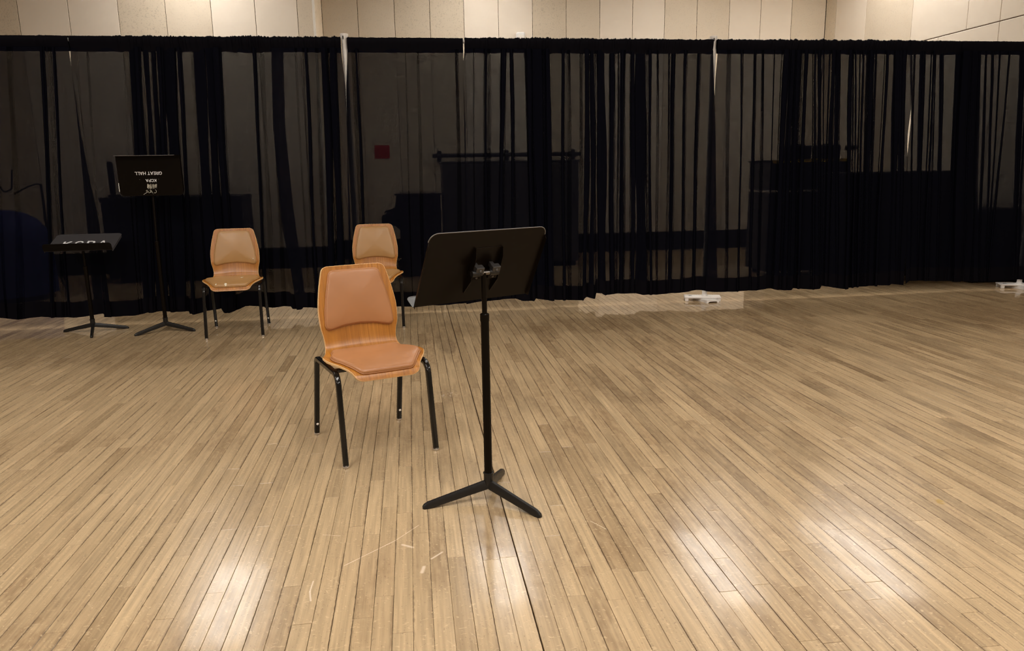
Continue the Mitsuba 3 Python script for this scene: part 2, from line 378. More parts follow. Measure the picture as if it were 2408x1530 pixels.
size = []
for s, a, b in strips:
    x0, x1 = OFFSET + s * PITCH, OFFSET + (s + 1) * PITCH
    ya, yb = max(a, 1.35), max(b, 1.36)
    u, v, z = project([(x0, ya, 0), (x1, ya, 0), (x1, yb, 0), (x0, yb, 0)])
    if z.min() < 0.2 or b < 1.4:
        size.append(0); continue
    pg = Polygon(np.stack([u, v], 1)).intersection(sbox(0, 700, 2408, 1530))
    size.append(pg.area)
order = np.argsort(size)[::-1]
single = set(order[:300].tolist())
q = random.Random(5)
rest_v, rest_f, rest_uv, at = [], [], [], 0
for i, st in enumerate(strips):
    v, f, uv = strip_mesh(*st, q)
    if i in single:
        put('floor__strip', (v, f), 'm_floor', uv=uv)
    else:
        rest_v.append(v); rest_f.append(f + at); rest_uv.append(uv); at += len(v)
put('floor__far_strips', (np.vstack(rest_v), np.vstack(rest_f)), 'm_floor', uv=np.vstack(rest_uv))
say('floor__far_strips', label='more narrow hardwood strips farther off and at the sides', kind='stuff')

# ------------------------------------------------------------------ ceiling lights (above the frame)
for x, y, L in LAMPS:
    key = num('ceiling_light')
    w, l = LAMP_SIZE[0] / 2, LAMP_SIZE[1] / 2
    fr = extrude(sbox(-w - 0.03, -l - 0.03, w + 0.03, l + 0.03).difference(sbox(-w, -l, w, l)), CEIL - 0.05, CEIL - 0.001)
    fr.apply_translation([x, y, 0])
    put(f'{key}__frame', fr, 'm_lamp_frame')
    face = tm([(x - w, y - l, CEIL - 0.03), (x - w, y + l, CEIL - 0.03), (x + w, y + l, CEIL - 0.03), (x + w, y - l, CEIL - 0.03)], [(0, 1, 2), (0, 2, 3)])
    kf = put(f'{key}__diffuser', face, 'm_lamp_face')
    scene[kf]['emitter'] = {'type': 'area', 'radiance': rgb(*(LAMP_COLOUR * L))}
    say(key, f'flat white ceiling light, {LAMP_NAMES[0][LAMPS.index((x, y, L)) % 4]} of the row {LAMP_NAMES[1][LAMPS.index((x, y, L)) // 4]}', 'ceiling light', 'ceiling lights over the hall')

# ------------------------------------------------------------------ pipe and drape
YC = 6.815                                 # the line of the poles
HEM = np.array([(-3.9, 0.10), (-3.716, 0.11), (-3.516, 0.101), (-3.35, 0.083), (-3.144, 0.097), (-2.906, 0.076), (-2.673, 0.104), (-2.67, 0.07), (-2.418, 0.07), (-2.309, 0.096), (-2.203, 0.099), (-1.972, 0.09), (-1.967, 0.067), (-1.867, 0.059), (-1.81, 0.091), (-1.686, 0.105), (-1.68, 0.055), (-1.632, 0.065), (-1.538, 0.095), (-1.474, 0.124), (-1.365, 0.108), (-1.256, 0.096), (-1.16, 0.103), (-1.097, 0.097), (-1.088, 0.073), (-0.999, 0.074), (-0.986, 0.093), (-0.876, 0.08), (-0.557, 0.068), (-0.138, 0.059), (0.012, 0.057), (0.319, 0.06), (0.504, 0.069), (0.626, 0.084), (0.861, 0.099), (0.96, 0.095), (0.976, 0.075), (1.096, 0.07), (1.108, 0.09), (1.294, 0.062), (1.444, 0.061), (1.566, 0.052), (1.583, 0.084), (1.681, 0.06), (1.693, 0.116), (1.755, 0.114), (1.767, 0.089), (1.883, 0.101), (2.069, 0.102), (2.144, 0.079), (2.484, 0.086), (2.674, 0.108), (2.747, 0.101), (2.867, 0.084), (3.259, 0.087), (3.371, 0.103), (3.384, 0.107), (3.494, 0.082), (3.622, 0.077), (3.634, 0.098), (3.754, 0.077), (3.922, 0.079), (3.934, 0.108), (4.155, 0.07), (4.419, 0.091), (4.646, 0.087), (4.658, 0.103), (4.81, 0.081), (4.866, 0.122), (5.288, 0.102), (5.711, 0.092), (6.158, 0.094), (6.7, 0.088)])
# folds: x at the top, x at the bottom, width
FOLDS = [(-2.86, -3.067, 0.0105), (-2.793, -2.959, 0.0126), (-2.207, -2.324, 0.038), (-2.147, -2.265, 0.0279), (-2.091, -2.216, 0.0349), (-2.034, -2.153, 0.031), (-1.981, -2.097, 0.0232), (-1.915, -2.037, 0.085), (-1.824, -1.928, 0.0147), (-1.687, -1.75, 0.077), (-1.606, -1.679, 0.06), (-1.528, -1.6, 0.0426), (-1.235, -1.312, 0.0115), (-0.816, -0.865, 0.0147), (-0.658, -0.717, 0.038), (-0.585, -0.65, 0.0434), (-0.401, -0.434, 0.0137), (0.694, 0.648, 0.0059), (0.85, 0.782, 0.0248), (0.921, 0.904, 0.0118), (1.067, 1.091, 0.0271), (1.15, 1.155, 0.066), (1.233, 1.251, 0.031), (1.369, 1.38, 0.01), (1.598, 1.582, 0.0326), (1.644, 1.655, 0.0271), (1.721, 1.753, 0.063), (1.818, 1.851, 0.0248), (1.915, 1.934, 0.0095), (2.016, 2.041, 0.0271), (2.082, 2.132, 0.08), (2.156, 2.215, 0.0147), (2.388, 2.416, 0.0084), (2.495, 2.525, 0.0095), (2.623, 2.643, 0.0079), (3.008, 3.069, 0.0084), (3.138, 3.207, 0.0079), (3.424, 3.45, 0.0347), (3.498, 3.537, 0.0217), (3.555, 3.616, 0.0304), (3.613, 3.677, 0.0217), (3.704, 3.832, 0.0088), (3.754, 3.902, 0.0088), (3.888, 3.969, 0.0347), (3.946, 4.085, 0.0076), (4.047, 4.183, 0.026), (4.101, 4.255, 0.0076), (4.173, 4.3, 0.0076), (4.279, 4.381, 0.0076), (4.41, 4.48, 0.0092), (4.53, 4.671, 0.0304), (4.598, 4.744, 0.0217), (4.805, 4.959, 0.0109), (4.9, 5.038, 0.0067), (5.004, 5.167, 0.0084), (5.21, 5.353, 0.0792), (5.315, 5.494, 0.0616), (5.496, 5.682, 0.0076), (5.665, 5.71, 0.0109), (5.812, 6.005, 0.0101)]
ZP0, ZPC = 2.268, 2.347                    # bottom of the rod pocket, centre of the rail

def on(table, z):
    t = np.array(table, float)[::-1]
    return np.interp(z, t[:, 0], t[:, 1])

pocket_gather = np.array([(-3.8, .12), (-2.95, .12), (-2.9, .5), (-2.75, .15), (-2.35, .2), (-2.25, 1), (-.55, .9), (-.45, .3), (.45, .2), (.6, .6), (.9, 1), (2.1, 1), (2.3, .55), (2.75, .7), (3.2, .6), (3.4, 1), (4.6, .9), (4.9, .5), (5.3, .3), (5.6, .15), (6.4, .1)])
PANELS = [  # left edge (z, x), right edge (z, x), depth offset, label
    ([(2.38, -3.72), (0.05, -3.80)], [(2.37, -2.672), (2.27, -2.67), (1.66, -2.664), (1.24, -2.640), (0.94, -2.604), (0.42, -2.600), (0.05, -2.60)], -0.014, 'leftmost sheer black drape panel hanging behind the low music stand'),
    ([(2.37, -2.670), (2.27, -2.664), (2.22, -2.676), (2.0, -2.680), (1.73, -2.682), (1.32, -2.697), (0.96, -2.713), (0.42, -2.738), (0.05, -2.75)], [(2.37, -1.0), (2.27, -1.0), (1.64, -1.03), (1.0, -1.013), (0.4, -0.976), (0.05, -0.96)], 0.014, 'wide sheer black drape panel behind the tall lettered music stand and the left chair'),
    ([(2.37, -1.06), (2.27, -1.093), (1.65, -1.125), (0.85, -1.118), (0.36, -1.059), (0.05, -1.04)], [(2.37, -.526), (2.27, -.525), (2.13, -.516), (1.95, -.505), (0.39, -.54), (0.05, -.54)], -0.014, 'narrow sheer black drape panel just left of the first white pole'),
    ([(2.37, -.473), (2.27, -.472), (2.13, -.487), (1.95, -.502), (0.39, -.57), (0.05, -.58)], [(2.37, .505), (2.24, .504), (1.63, .505), (0.89, .496), (0.35, .490), (0.05, .49)], 0.014, 'nearly flat sheer black drape panel with a red square showing through'),
    ([(2.37, .521), (2.27, .513), (2.22, .502), (1.63, .494), (0.89, .486), (0.35, .470), (0.05, .465)], [(2.37, 1.255), (2.28, 1.255), (1.63, 1.267), (0.32, 1.283), (0.05, 1.285)], -0.014, 'sheer black drape panel hanging above and behind the front music desk'),
    ([(2.37, 1.033), (2.28, 1.033), (1.63, 1.059), (0.33, 1.067), (0.05, 1.07)], [(2.38, 2.747), (2.24, 2.756), (2.06, 2.767), (1.6, 2.80), (0.27, 2.87), (0.05, 2.88)], 0.014, 'wide sheer black drape panel just left of the second white pole'),
    ([(2.38, 2.787), (2.24, 2.788), (2.07, 2.775), (1.6, 2.765), (0.27, 2.75), (0.05, 2.745)], [(2.37, 4.66), (2.29, 4.676), (1.83, 4.721), (1.68, 4.709), (1.48, 4.699), (1.24, 4.735), (0.46, 4.800), (0.09, 4.805), (0.05, 4.805)], -0.014, 'wide sheer black drape panel just right of the second white pole'),
    ([(2.37, 4.65), (2.29, 4.668), (1.83, 4.724), (1.68, 4.741), (1.48, 4.740), (1.26, 4.736), (0.46, 4.805), (0.08, 4.833), (0.05, 4.835)], [(2.37, 5.40), (2.29, 5.395), (1.59, 5.466), (0.18, 5.611), (0.05, 5.62)], 0.014, 'sheer black drape panel right of the narrow bright slit'),
    ([(2.37, 5.18), (2.29, 5.184), (1.59, 5.21), (0.19, 5.307), (0.05, 5.31)], [(2.38, 6.30), (0.05, 6.33)], -0.014, 'rightmost sheer black drape panel running out of the picture'),
]

def plan(z, L, R, folds, y0, ph):
    """outline of the hanging cloth seen from above at height z: flat runs and Z-folds of three layers"""
    pts, x, yb = [(L, 0.0)], L, 0.0
    low = 1 - z / 2.3
    for k, (xt, xb, w, n) in enumerate(folds):
        t = (2.29 - z) / 2.2
        xc = xt + (xb - xt) * t + 0.006 * math.sin(3.1 * z + 5 * k)
        if w < 0.005:                                  # a tiny pleat
            w *= 0.55 + 0.75 * math.sin(1.9 * z + 0.11 * k) ** 2
            xs = max(xc - 0.006 * math.sin(3.1 * z + 5 * k) + 0.004 * math.sin(2.6 * z + 0.13 * k) - w / 2, x + 0.0008)
            xs = min(xs, R - 0.004); xe = min(xs + w, R - 0.003)
            for i in range(1, n + 1):
                s = i / n
                pts.append((x + (xs - x) * s, yb * (1 - s) ** 2))
            pts += [(xe, 0.0), (xs, 0.0022), (xe, 0.0044)]
            x, yb = xe, 0.0044
            continue
        d = (0.010 + 0.006 * (k % 3)) * (1 if k % 2 else -1)
        w *= 0.80 + 0.45 * math.sin(2.1 * z + 2.3 * k) ** 2
        xs = max(xc - w / 2, x + 0.003)
        xe = max(xs + 0.006, min(xc + w / 2, R - 0.004))
        xs = min(xs, R - 0.004); xe = min(max(xe, xs), R - 0.003)
        for i in range(1, n + 1):
            s = i / n
            pts.append((x + (xs - x) * s, yb * (1 - s) ** 2))
        for s in (0.33, 0.66, 1):
            pts.append((xs + (xe - xs) * s, 0.0))
        for a in (60, 120):
            pts.append((xe + abs(d) / 2 * math.sin(math.radians(a)), d / 2 * (1 - math.cos(math.radians(a)))))
        for s in (0, 0.5, 1):
            pts.append((xe + (xs - xe) * s, d))
        for a in (60, 120):
            pts.append((xs - abs(d) / 2 * math.sin(math.radians(a)), d + d / 2 * (1 - math.cos(math.radians(a)))))
        for s in (0, 0.5, 1):
            pts.append((xs + (xe - xs) * s, 2 * d))
        x, yb = xe, 2 * d
    n = 14
    for i in range(1, n + 1):
        s = i / n
        pts.append((x + (R - x) * s, yb * (1 - s) ** 2))
    p = np.array(pts)
    p[:, 1] += y0 + (0.004 + 0.011 * low) * np.sin(p[:, 0] * 23 + ph + 0.8 * z) + 0.006 * low * np.sin(p[:, 0] * 61 + 2 * ph)
    return p

for i, (le, ri, dy, text) in enumerate(PANELS):
    key = num('curtain')
    lt, rt = on(le, 2.28), on(ri, 2.28)
    lb, rb = on(le, 0.1), on(ri, 0.1)
    fs, px = [], lt
    mine = [f for f in FOLDS if lt + 0.02 < f[0] < rt - 0.02 and lb < f[1] < rb]
    pr = random.Random(40 + i)
    small = []
    def crinkle(x, xb, m, pitch, w):
        # a run of tiny pleats, finest at its two sides
        for j in range(m):
            o = (j - (m - 1) / 2) * pitch
            e = math.sin(math.pi * (j + 0.6) / (m + 0.2)) ** 0.8
            small.append((x + o * pr.uniform(0.92, 1.0), xb + o * pr.uniform(1.0, 1.12), w * e))
    for xt, xb, w in mine:                              # the gathers beside a deep fold thin out away from it
        for side in (-1, 1):
            if pr.random() < 0.8:
                m = pr.randint(3, 5 + int(w * 70))
                for j in range(m):
                    u = w / 2 + 0.0030 + 0.0030 * j
                    small.append((xt + side * u, xb + side * u * 1.15, 0.0018 * (1 - j / (m + 0.5))))
    x = lt + 0.05
    while x < rt - 0.05:                                # and loose runs of their own
        gth = np.interp(x, pocket_gather[:, 0], pocket_gather[:, 1])
        lean = np.interp(x, [f[0] for f in mine], [f[1] - f[0] for f in mine]) if mine else 0.0
        if pr.random() < 0.35 + 0.5 * gth:
            m = pr.randint(4, 16)
            crinkle(x, x + lean + pr.uniform(-0.01, 0.01), m, 0.0030, pr.uniform(0.0006, 0.0017))
            x += 0.003 * m
        x += pr.uniform(0.02, 0.12)
    small.sort()
    keep = []
    for f in small:
        if lt + 0.02 < f[0] < rt - 0.02 and lb < f[1] < rb and all(abs(f[0] - g_[0]) > g_[2] / 2 + 0.002 and (f[0] - g_[0]) * (f[1] - g_[1]) > 0 for g_ in mine):
            if not keep or (f[0] - keep[-1][0] > 0.0022 and f[1] - keep[-1][1] > 0.0022):
                keep.append(f)
    mine += keep
    for xt, xb, w in sorted(mine):
        fs.append((xt, xb, w, max(1 if w < 0.005 else 2, int((xt - px) / 0.035)))); px = xt
    YP = YC - 0.035 + dy
    zs = np.r_[np.linspace(2.285, 0.235, 20)]
    rows, hems = [], []
    for z in zs:
        p = plan(z, on(le, z), on(ri, z), fs, YP, i * 1.7)
        rows.append(np.c_[p, np.full(len(p), z)])
    # the body's lower edge and the hem follow the hem line
    base = rows[-1]
    hz = np.interp(plan(0.1, on(le, 0.1), on(ri, 0.1), fs, YP, i * 1.7)[:, 0], HEM[:, 0], HEM[:, 1])
    V = np.array(rows)
    lift = np.clip((1.1 - V[:, :, 2]) / 0.865, 0, 1) * (hz - 0.10)[None, :] * 1.0
    V[:, :, 2] += lift
    nc = V.shape[1]
    put(f'{key}__fabric', tm(V.reshape(-1, 3), quads(len(V), nc)), 'm_cloth', smooth=True)
    H = []
    for s in np.linspace(0, 1, 5):
        p = plan(0.235 * (1 - s) + 0.1 * s, on(le, 0.235 * (1 - s) + 0.1 * s), on(ri, 0.235 * (1 - s) + 0.1 * s), fs, YP, i * 1.7)
        H.append(np.c_[p, V[-1, :, 2] * (1 - s) + hz * s])
    H = np.array(H)
    back = H[::-1].copy(); back[:, :, 1] += 0.003
    put(f'{key}__hem', tm(np.vstack([H.reshape(-1, 3), back.reshape(-1, 3)]), quads(10, nc)), 'm_cloth_double', smooth=True)
    # rod pocket: the sleeve gathered on the rail
    pl, pr_ = on(le, 2.33), on(ri, 2.33)
    xs = np.arange(pl, pr_ + 0.001, 0.0035)
    prof = [(-0.006, ZP0 - 0.012), (-0.012, ZP0 + 0.02), (-0.022, ZPC - 0.03), (-0.027, ZPC), (-0.023, ZPC + 0.017), (-0.010, ZPC + 0.027), (0.010, ZPC + 0.027), (0.023, ZPC + 0.017), (0.027, ZPC), (0.022, ZPC - 0.03), (0.012, ZP0 + 0.02), (0.006, ZP0 - 0.012)]
    g = np.interp(xs, pocket_gather[:, 0], pocket_gather[:, 1])
    cols = []
    for j, (py, pz) in enumerate(prof):
        nrm = np.array([py, pz - ZPC]); nrm /= np.linalg.norm(nrm) + 1e-9
        sl = xs + 0.25 * (ZPC - pz) * (noise_ := meshkit.noise(np.c_[xs * 6, np.full_like(xs, i * 3.3), np.zeros_like(xs)]) - 0.5)
        rf = meshkit.noise(np.c_[sl * 90, np.full_like(xs, i + 0.11 * j), np.full_like(xs, 2.0)]) - 0.35
        rf2 = meshkit.noise(np.c_[sl * 26, np.full_like(xs, i + 5.0), np.full_like(xs, 4.0)]) - 0.5
        amp = np.maximum(g * (0.017 * rf + 0.016 * rf2), -0.004)
        top = 0.015 * g * np.clip(meshkit.noise(np.c_[xs * 170, np.full_like(xs, i), np.full_like(xs, 7.0)]) - 0.4, 0, 1) if pz > ZPC else 0
        cols.append(np.c_[xs, YC - 0.015 + dy * 0.2 + py + amp * nrm[0], pz + amp * nrm[1] * 0.6 + top])
    Vp = np.array(cols).transpose(1, 0, 2)
    put(f'{key}__rod_pocket', tm(Vp.reshape(-1, 3), quads(len(xs), len(prof))), 'm_cloth_double', smooth=True)
    say(key, text, 'drape')

POLES = [(-3.76, 'off the left edge'), (-0.497, ''), (2.768, ''), (6.12, '')]
base_names = ['white pole base plate poking out under the drape at the left picture edge', 'slim white drape pole rising in the gap behind the front chair', 'slim white drape pole with a white plate base out on the floor right of centre', 'white pole base at the right picture edge under the drape']
for (x, _), text, rot in zip(POLES, base_names, (20, 12, 8, 4)):
    key = num('drape_pole')
    put(f'{key}__upright', join(cyl((x, YC + 0.012, 0.04), (x, YC + 0.012, 2.37), 0.0235, 20)), 'm_white_paint', smooth=40)
    # flared slotted head that takes the rails
    hd = lathe([(0.0235, 2.33), (0.026, 2.37), (0.034, 2.39), (0.034, 2.408), (0.020, 2.409), (0.0, 2.409)], 20, (x, YC + 0.012, 0))
    put(f'{key}__head', hd, 'm_white_paint', smooth=30)
    put(f'{key}__slot', cbox(x - 0.012, x - 0.004, YC - 0.024, YC - 0.018, 2.362, 2.388, 0.001), 'm_black_satin')
    # base: two crossed plates on low feet
    R_ = trimesh.transformations.rotation_matrix(math.radians(rot), [0, 0, 1]); Tr = trimesh.transformations.translation_matrix([x, YC + 0.012, 0])
    up = cbox(-0.19, 0.15, -0.075, 0.075, 0.030, 0.044, 0.003)
    R2 = trimesh.transformations.rotation_matrix(math.radians(rot - 24), [0, 0, 1])
    k1 = put(f'{key}__base_plate', placed(up, Tr @ R2), 'm_white_paint')
    for fx, fy in ((-0.17, -0.055), (-0.17, 0.055), (0.13, -0.055), (0.13, 0.055)):
        put(f'{k1}__foot', placed(cbox(fx - 0.016, fx + 0.016, fy - 0.014, fy + 0.014, 0.0, 0.0305, 0.003), Tr @ R2), 'm_white_paint')
    arch2 = Polygon([(-0.065, 0.0), (-0.065, 0.024), (-0.060, 0.028), (0.060, 0.028), (0.065, 0.024), (0.065, 0.0), (0.050, 0.0), (0.038, 0.013), (-0.038, 0.013), (-0.050, 0.0)])
    a2 = extrude(arch2, -0.16, 0.16); a2.apply_transform(trimesh.transformations.rotation_matrix(math.pi / 2, [1, 0, 0]))
    put(f'{key}__base_plate', placed(a2, Tr @ R_), 'm_white_paint')
    put(f'{key}__socket', lathe([(0.029, 0.028), (0.029, 0.052), (0.026, 0.060), (0.0235, 0.061)], 20, (x, YC + 0.012, 0)), 'm_white_paint', smooth=30)
    put(f'{key}__slot', placed(cbox(-0.150, -0.120, -0.02, 0.0, 0.0435, 0.0452, 0.0005), Tr @ R2), 'm_case_grey')
    say(key, text, 'drape pole')
for a, b, text in ((-3.72, -0.54, 'left'), (-0.455, 2.725, 'middle'), (2.81, 6.075, 'right')):
    key = num('drape_rail')
    scene[key] = mikit.ply(cyl((a, YC - 0.013, ZPC), (b, YC - 0.013, ZPC), 0.015, 16), 'm_white_paint', smooth=40)
    say(key, f'white horizontal rail inside the gathered top of the {text} stretch of drapes', 'rail')

# ------------------------------------------------------------------ plywood chairs
def interp_smooth(x, xp, fp):
    from scipy.interpolate import PchipInterpolator
    return PchipInterpolator(xp, fp)(x)

PROF = np.array([(0.266, 0.380), (0.257, 0.396), (0.240, 0.412), (0.205, 0.426), (0.155, 0.4345), (0.09, 0.437), (0.02, 0.434), (-0.04, 0.431), (-0.078, 0.434), (-0.108, 0.447), (-0.128, 0.472), (-0.139, 0.505), (-0.150, 0.56), (-0.162, 0.62), (-0.178, 0.70), (-0.195, 0.780), (-0.2045, 0.825)])
arc = np.r_[0, np.cumsum(np.linalg.norm(np.diff(PROF, axis=0), axis=1))]
HALF = np.array([0.135, 0.144, 0.152, 0.172, 0.205, 0.226, 0.222, 0.204, 0.188, 0.176, 0.172, 0.175, 0.186, 0.1880, 0.178, 0.160, 0.147])
ARC = arc[-1]
A_WAIST = arc[9]

def prof_at(a):
    a = np.clip(a, 0, ARC)
    return interp_smooth(a, arc, PROF[:, 0]), interp_smooth(a, arc, PROF[:, 1])

def half_at(a):
    w = interp_smooth(np.clip(a, 0, ARC), arc, HALF)
    rf = 0.028                                        # rounded front corners
    d = np.clip(1 - a / rf, 0, 1); w = w - rf * (1 - np.sqrt(1 - d ** 2 + 1e-12)) * 0.9
    rt = 0.022                                        # rounded top corners
    d = np.clip(1 - (ARC - a) / rt, 0, 1); w = w - rt * (1 - np.sqrt(1 - d ** 2 + 1e-12)) * 0.95
    return w

def surf(x, a):
    """point of the shell's upper (sitting) face, and its normal"""
    x, a = np.broadcast_arrays(np.asarray(x, float), np.asarray(a, float))
    def P(x, a):
        y, z = prof_at(a)
        back = np.clip((a - A_WAIST) / 0.12, 0, 1)
        seat = np.clip((A_WAIST - 0.02 - a) / 0.10, 0, 1) * np.clip(a / 0.12, 0.1, 1)
        u2 = (x / 0.19) ** 2
        return np.stack([x, y + 0.020 * back * u2, z + 0.008 * seat * u2], -1)
    e = 1e-4
    p = P(x, a)
    n = np.cross(P(x, np.minimum(a + e, ARC)) - P(x, np.maximum(a - e, 0)), P(x + e, a) - P(x - e, a))
    n /= np.linalg.norm(n, axis=-1, keepdims=True)
    return p, n

PLY = 0.011
aa = np.unique(np.r_[np.linspace(0, 0.03, 7), np.linspace(0.03, ARC - 0.032, 54), np.linspace(ARC - 0.032, ARC, 8)])
uu = np.linspace(-1, 1, 19)
XX = half_at(aa)[:, None] * uu[None, :]
top, nrm = surf(XX, np.repeat(aa[:, None], len(uu), 1))
if nrm[20, 9, 2] < 0:
    nrm = -nrm
bot = top - nrm * PLY
uvg = np.stack([XX, np.repeat(aa[:, None], len(uu), 1)], -1).reshape(-1, 2)
ft = quads(len(aa), len(uu))
def orient(v, f, n):
    """turn the faces so that they look along n"""
    fn = np.cross(v[f[:, 1]] - v[f[:, 0]], v[f[:, 2]] - v[f[:, 0]])
    s = (fn * n[f[:, 0]]).sum() < 0
    return f[:, ::-1] if s else f
ft = orient(top.reshape(-1, 3), ft, nrm.reshape(-1, 3))
nv = top.shape[0] * top.shape[1]
shell_mesh = tm(np.vstack([top.reshape(-1, 3), bot.reshape(-1, 3)]), np.vstack([ft, ft[:, ::-1] + nv]))
shell_uv = np.vstack([uvg, uvg])
ring = [(0, j) for j in range(len(uu))] + [(i, len(uu) - 1) for i in range(1, len(aa))] + [(len(aa) - 1, j) for j in range(len(uu) - 2, -1, -1)] + [(i, 0) for i in range(len(aa) - 2, 0, -1)]
rt_ = np.array([top[i, j] for i, j in ring]); rb_ = np.array([bot[i, j] for i, j in ring])
cen = (rt_ + rb_) / 2
tang = np.roll(cen, -1, 0) - np.roll(cen, 1, 0); tang /= np.linalg.norm(tang, axis=1, keepdims=True)
outw = np.cross(tang, rt_ - rb_); outw /= np.linalg.norm(outw, axis=1, keepdims=True)
if (outw[:, 0] * cen[:, 0]).sum() < 0:
    outw = -outw
er = np.array([rt_ , rt_ * 0.85 + rb_ * 0.15 + outw * 0.0018, rt_ * 0.15 + rb_ * 0.85 + outw * 0.0018, rb_])
edge_mesh = tm(er.reshape(-1, 3), quads(4, len(ring), True))

def pad(outline, t, dome, n_out=96):
    """upholstered pad on the shell: outline in (x, arc), puffed up to t; also its welt"""
    pg = Polygon(outline).buffer(-0.022).buffer(0.022)
    ex = pg.exterior
    o = np.array([ex.interpolate(s, True).coords[0] for s in np.arange(n_out) / n_out])
    c = o.mean(0)
    levels = [(1.0, 0.0), (1.004, 0.35 * t), (0.995, 0.65 * t), (0.975, 0.86 * t), (0.94, 0.97 * t), (0.86, 1.04 * t + 0.15 * dome), (0.7, 1.06 * t + 0.45 * dome), (0.5, 1.07 * t + 0.75 * dome), (0.3, 1.07 * t + 0.92 * dome), (0.12, 1.07 * t + dome), (0.0, 1.07 * t + dome)]
    V = []
    for rho, h in levels:
        q = c + rho * (o - c)
        p, n = surf(q[:, 0], q[:, 1])
        n = n * np.sign(n[:, 2:3] + n[:, 1:2])
        V.append(p + n * h)
    V = np.array(V)
    f = quads(len(levels), n_out, True)
    m = tm(V.reshape(-1, 3), f)
    p, n = surf(o[:, 0], o[:, 1]); n = n * np.sign(n[:, 2:3] + n[:, 1:2])
    w = p + n * 0.004
    w = np.vstack([w, w[:2]])
    welt = sweep(w, [(0.0036 * math.cos(s), 0.0036 * math.sin(s)) for s in np.arange(8) * math.pi / 4], cap=False)
    return m, welt

def a_of_z(z):
    zz = prof_at(np.linspace(A_WAIST, ARC, 400))[1]
    return np.interp(z, zz, np.linspace(A_WAIST, ARC, 400))
zt, zb = a_of_z(0.803), a_of_z(0.532)
bo = [(-0.162, zb), (-0.08, zb + 0.017), (0.0, zb + 0.022), (0.08, zb + 0.017), (0.162, zb), (0.165, zb + 0.02), (0.160, zb + 0.09), (0.145, zb + 0.17), (0.122, zt - 0.012), (0.112, zt), (0.0, zt + 0.001), (-0.112, zt), (-0.122, zt - 0.012), (-0.145, zb + 0.17), (-0.160, zb + 0.09), (-0.165, zb + 0.02)]
back_pad, back_welt = pad(bo, 0.016, 0.008)
s0, s1 = 0.030, A_WAIST - 0.018
so = [(-0.112, s0), (0.112, s0), (0.126, s0 + 0.012), (0.160, 0.092), (0.197, 0.150), (0.204, 0.185), (0.196, 0.235), (0.170, 0.300), (0.158, s1), (-0.158, s1), (-0.170, 0.300), (-0.196, 0.235), (-0.204, 0.185), (-0.197, 0.150), (-0.160, 0.092), (-0.126, s0 + 0.012)]
seat_pad, seat_welt = pad(so, 0.019, 0.004)

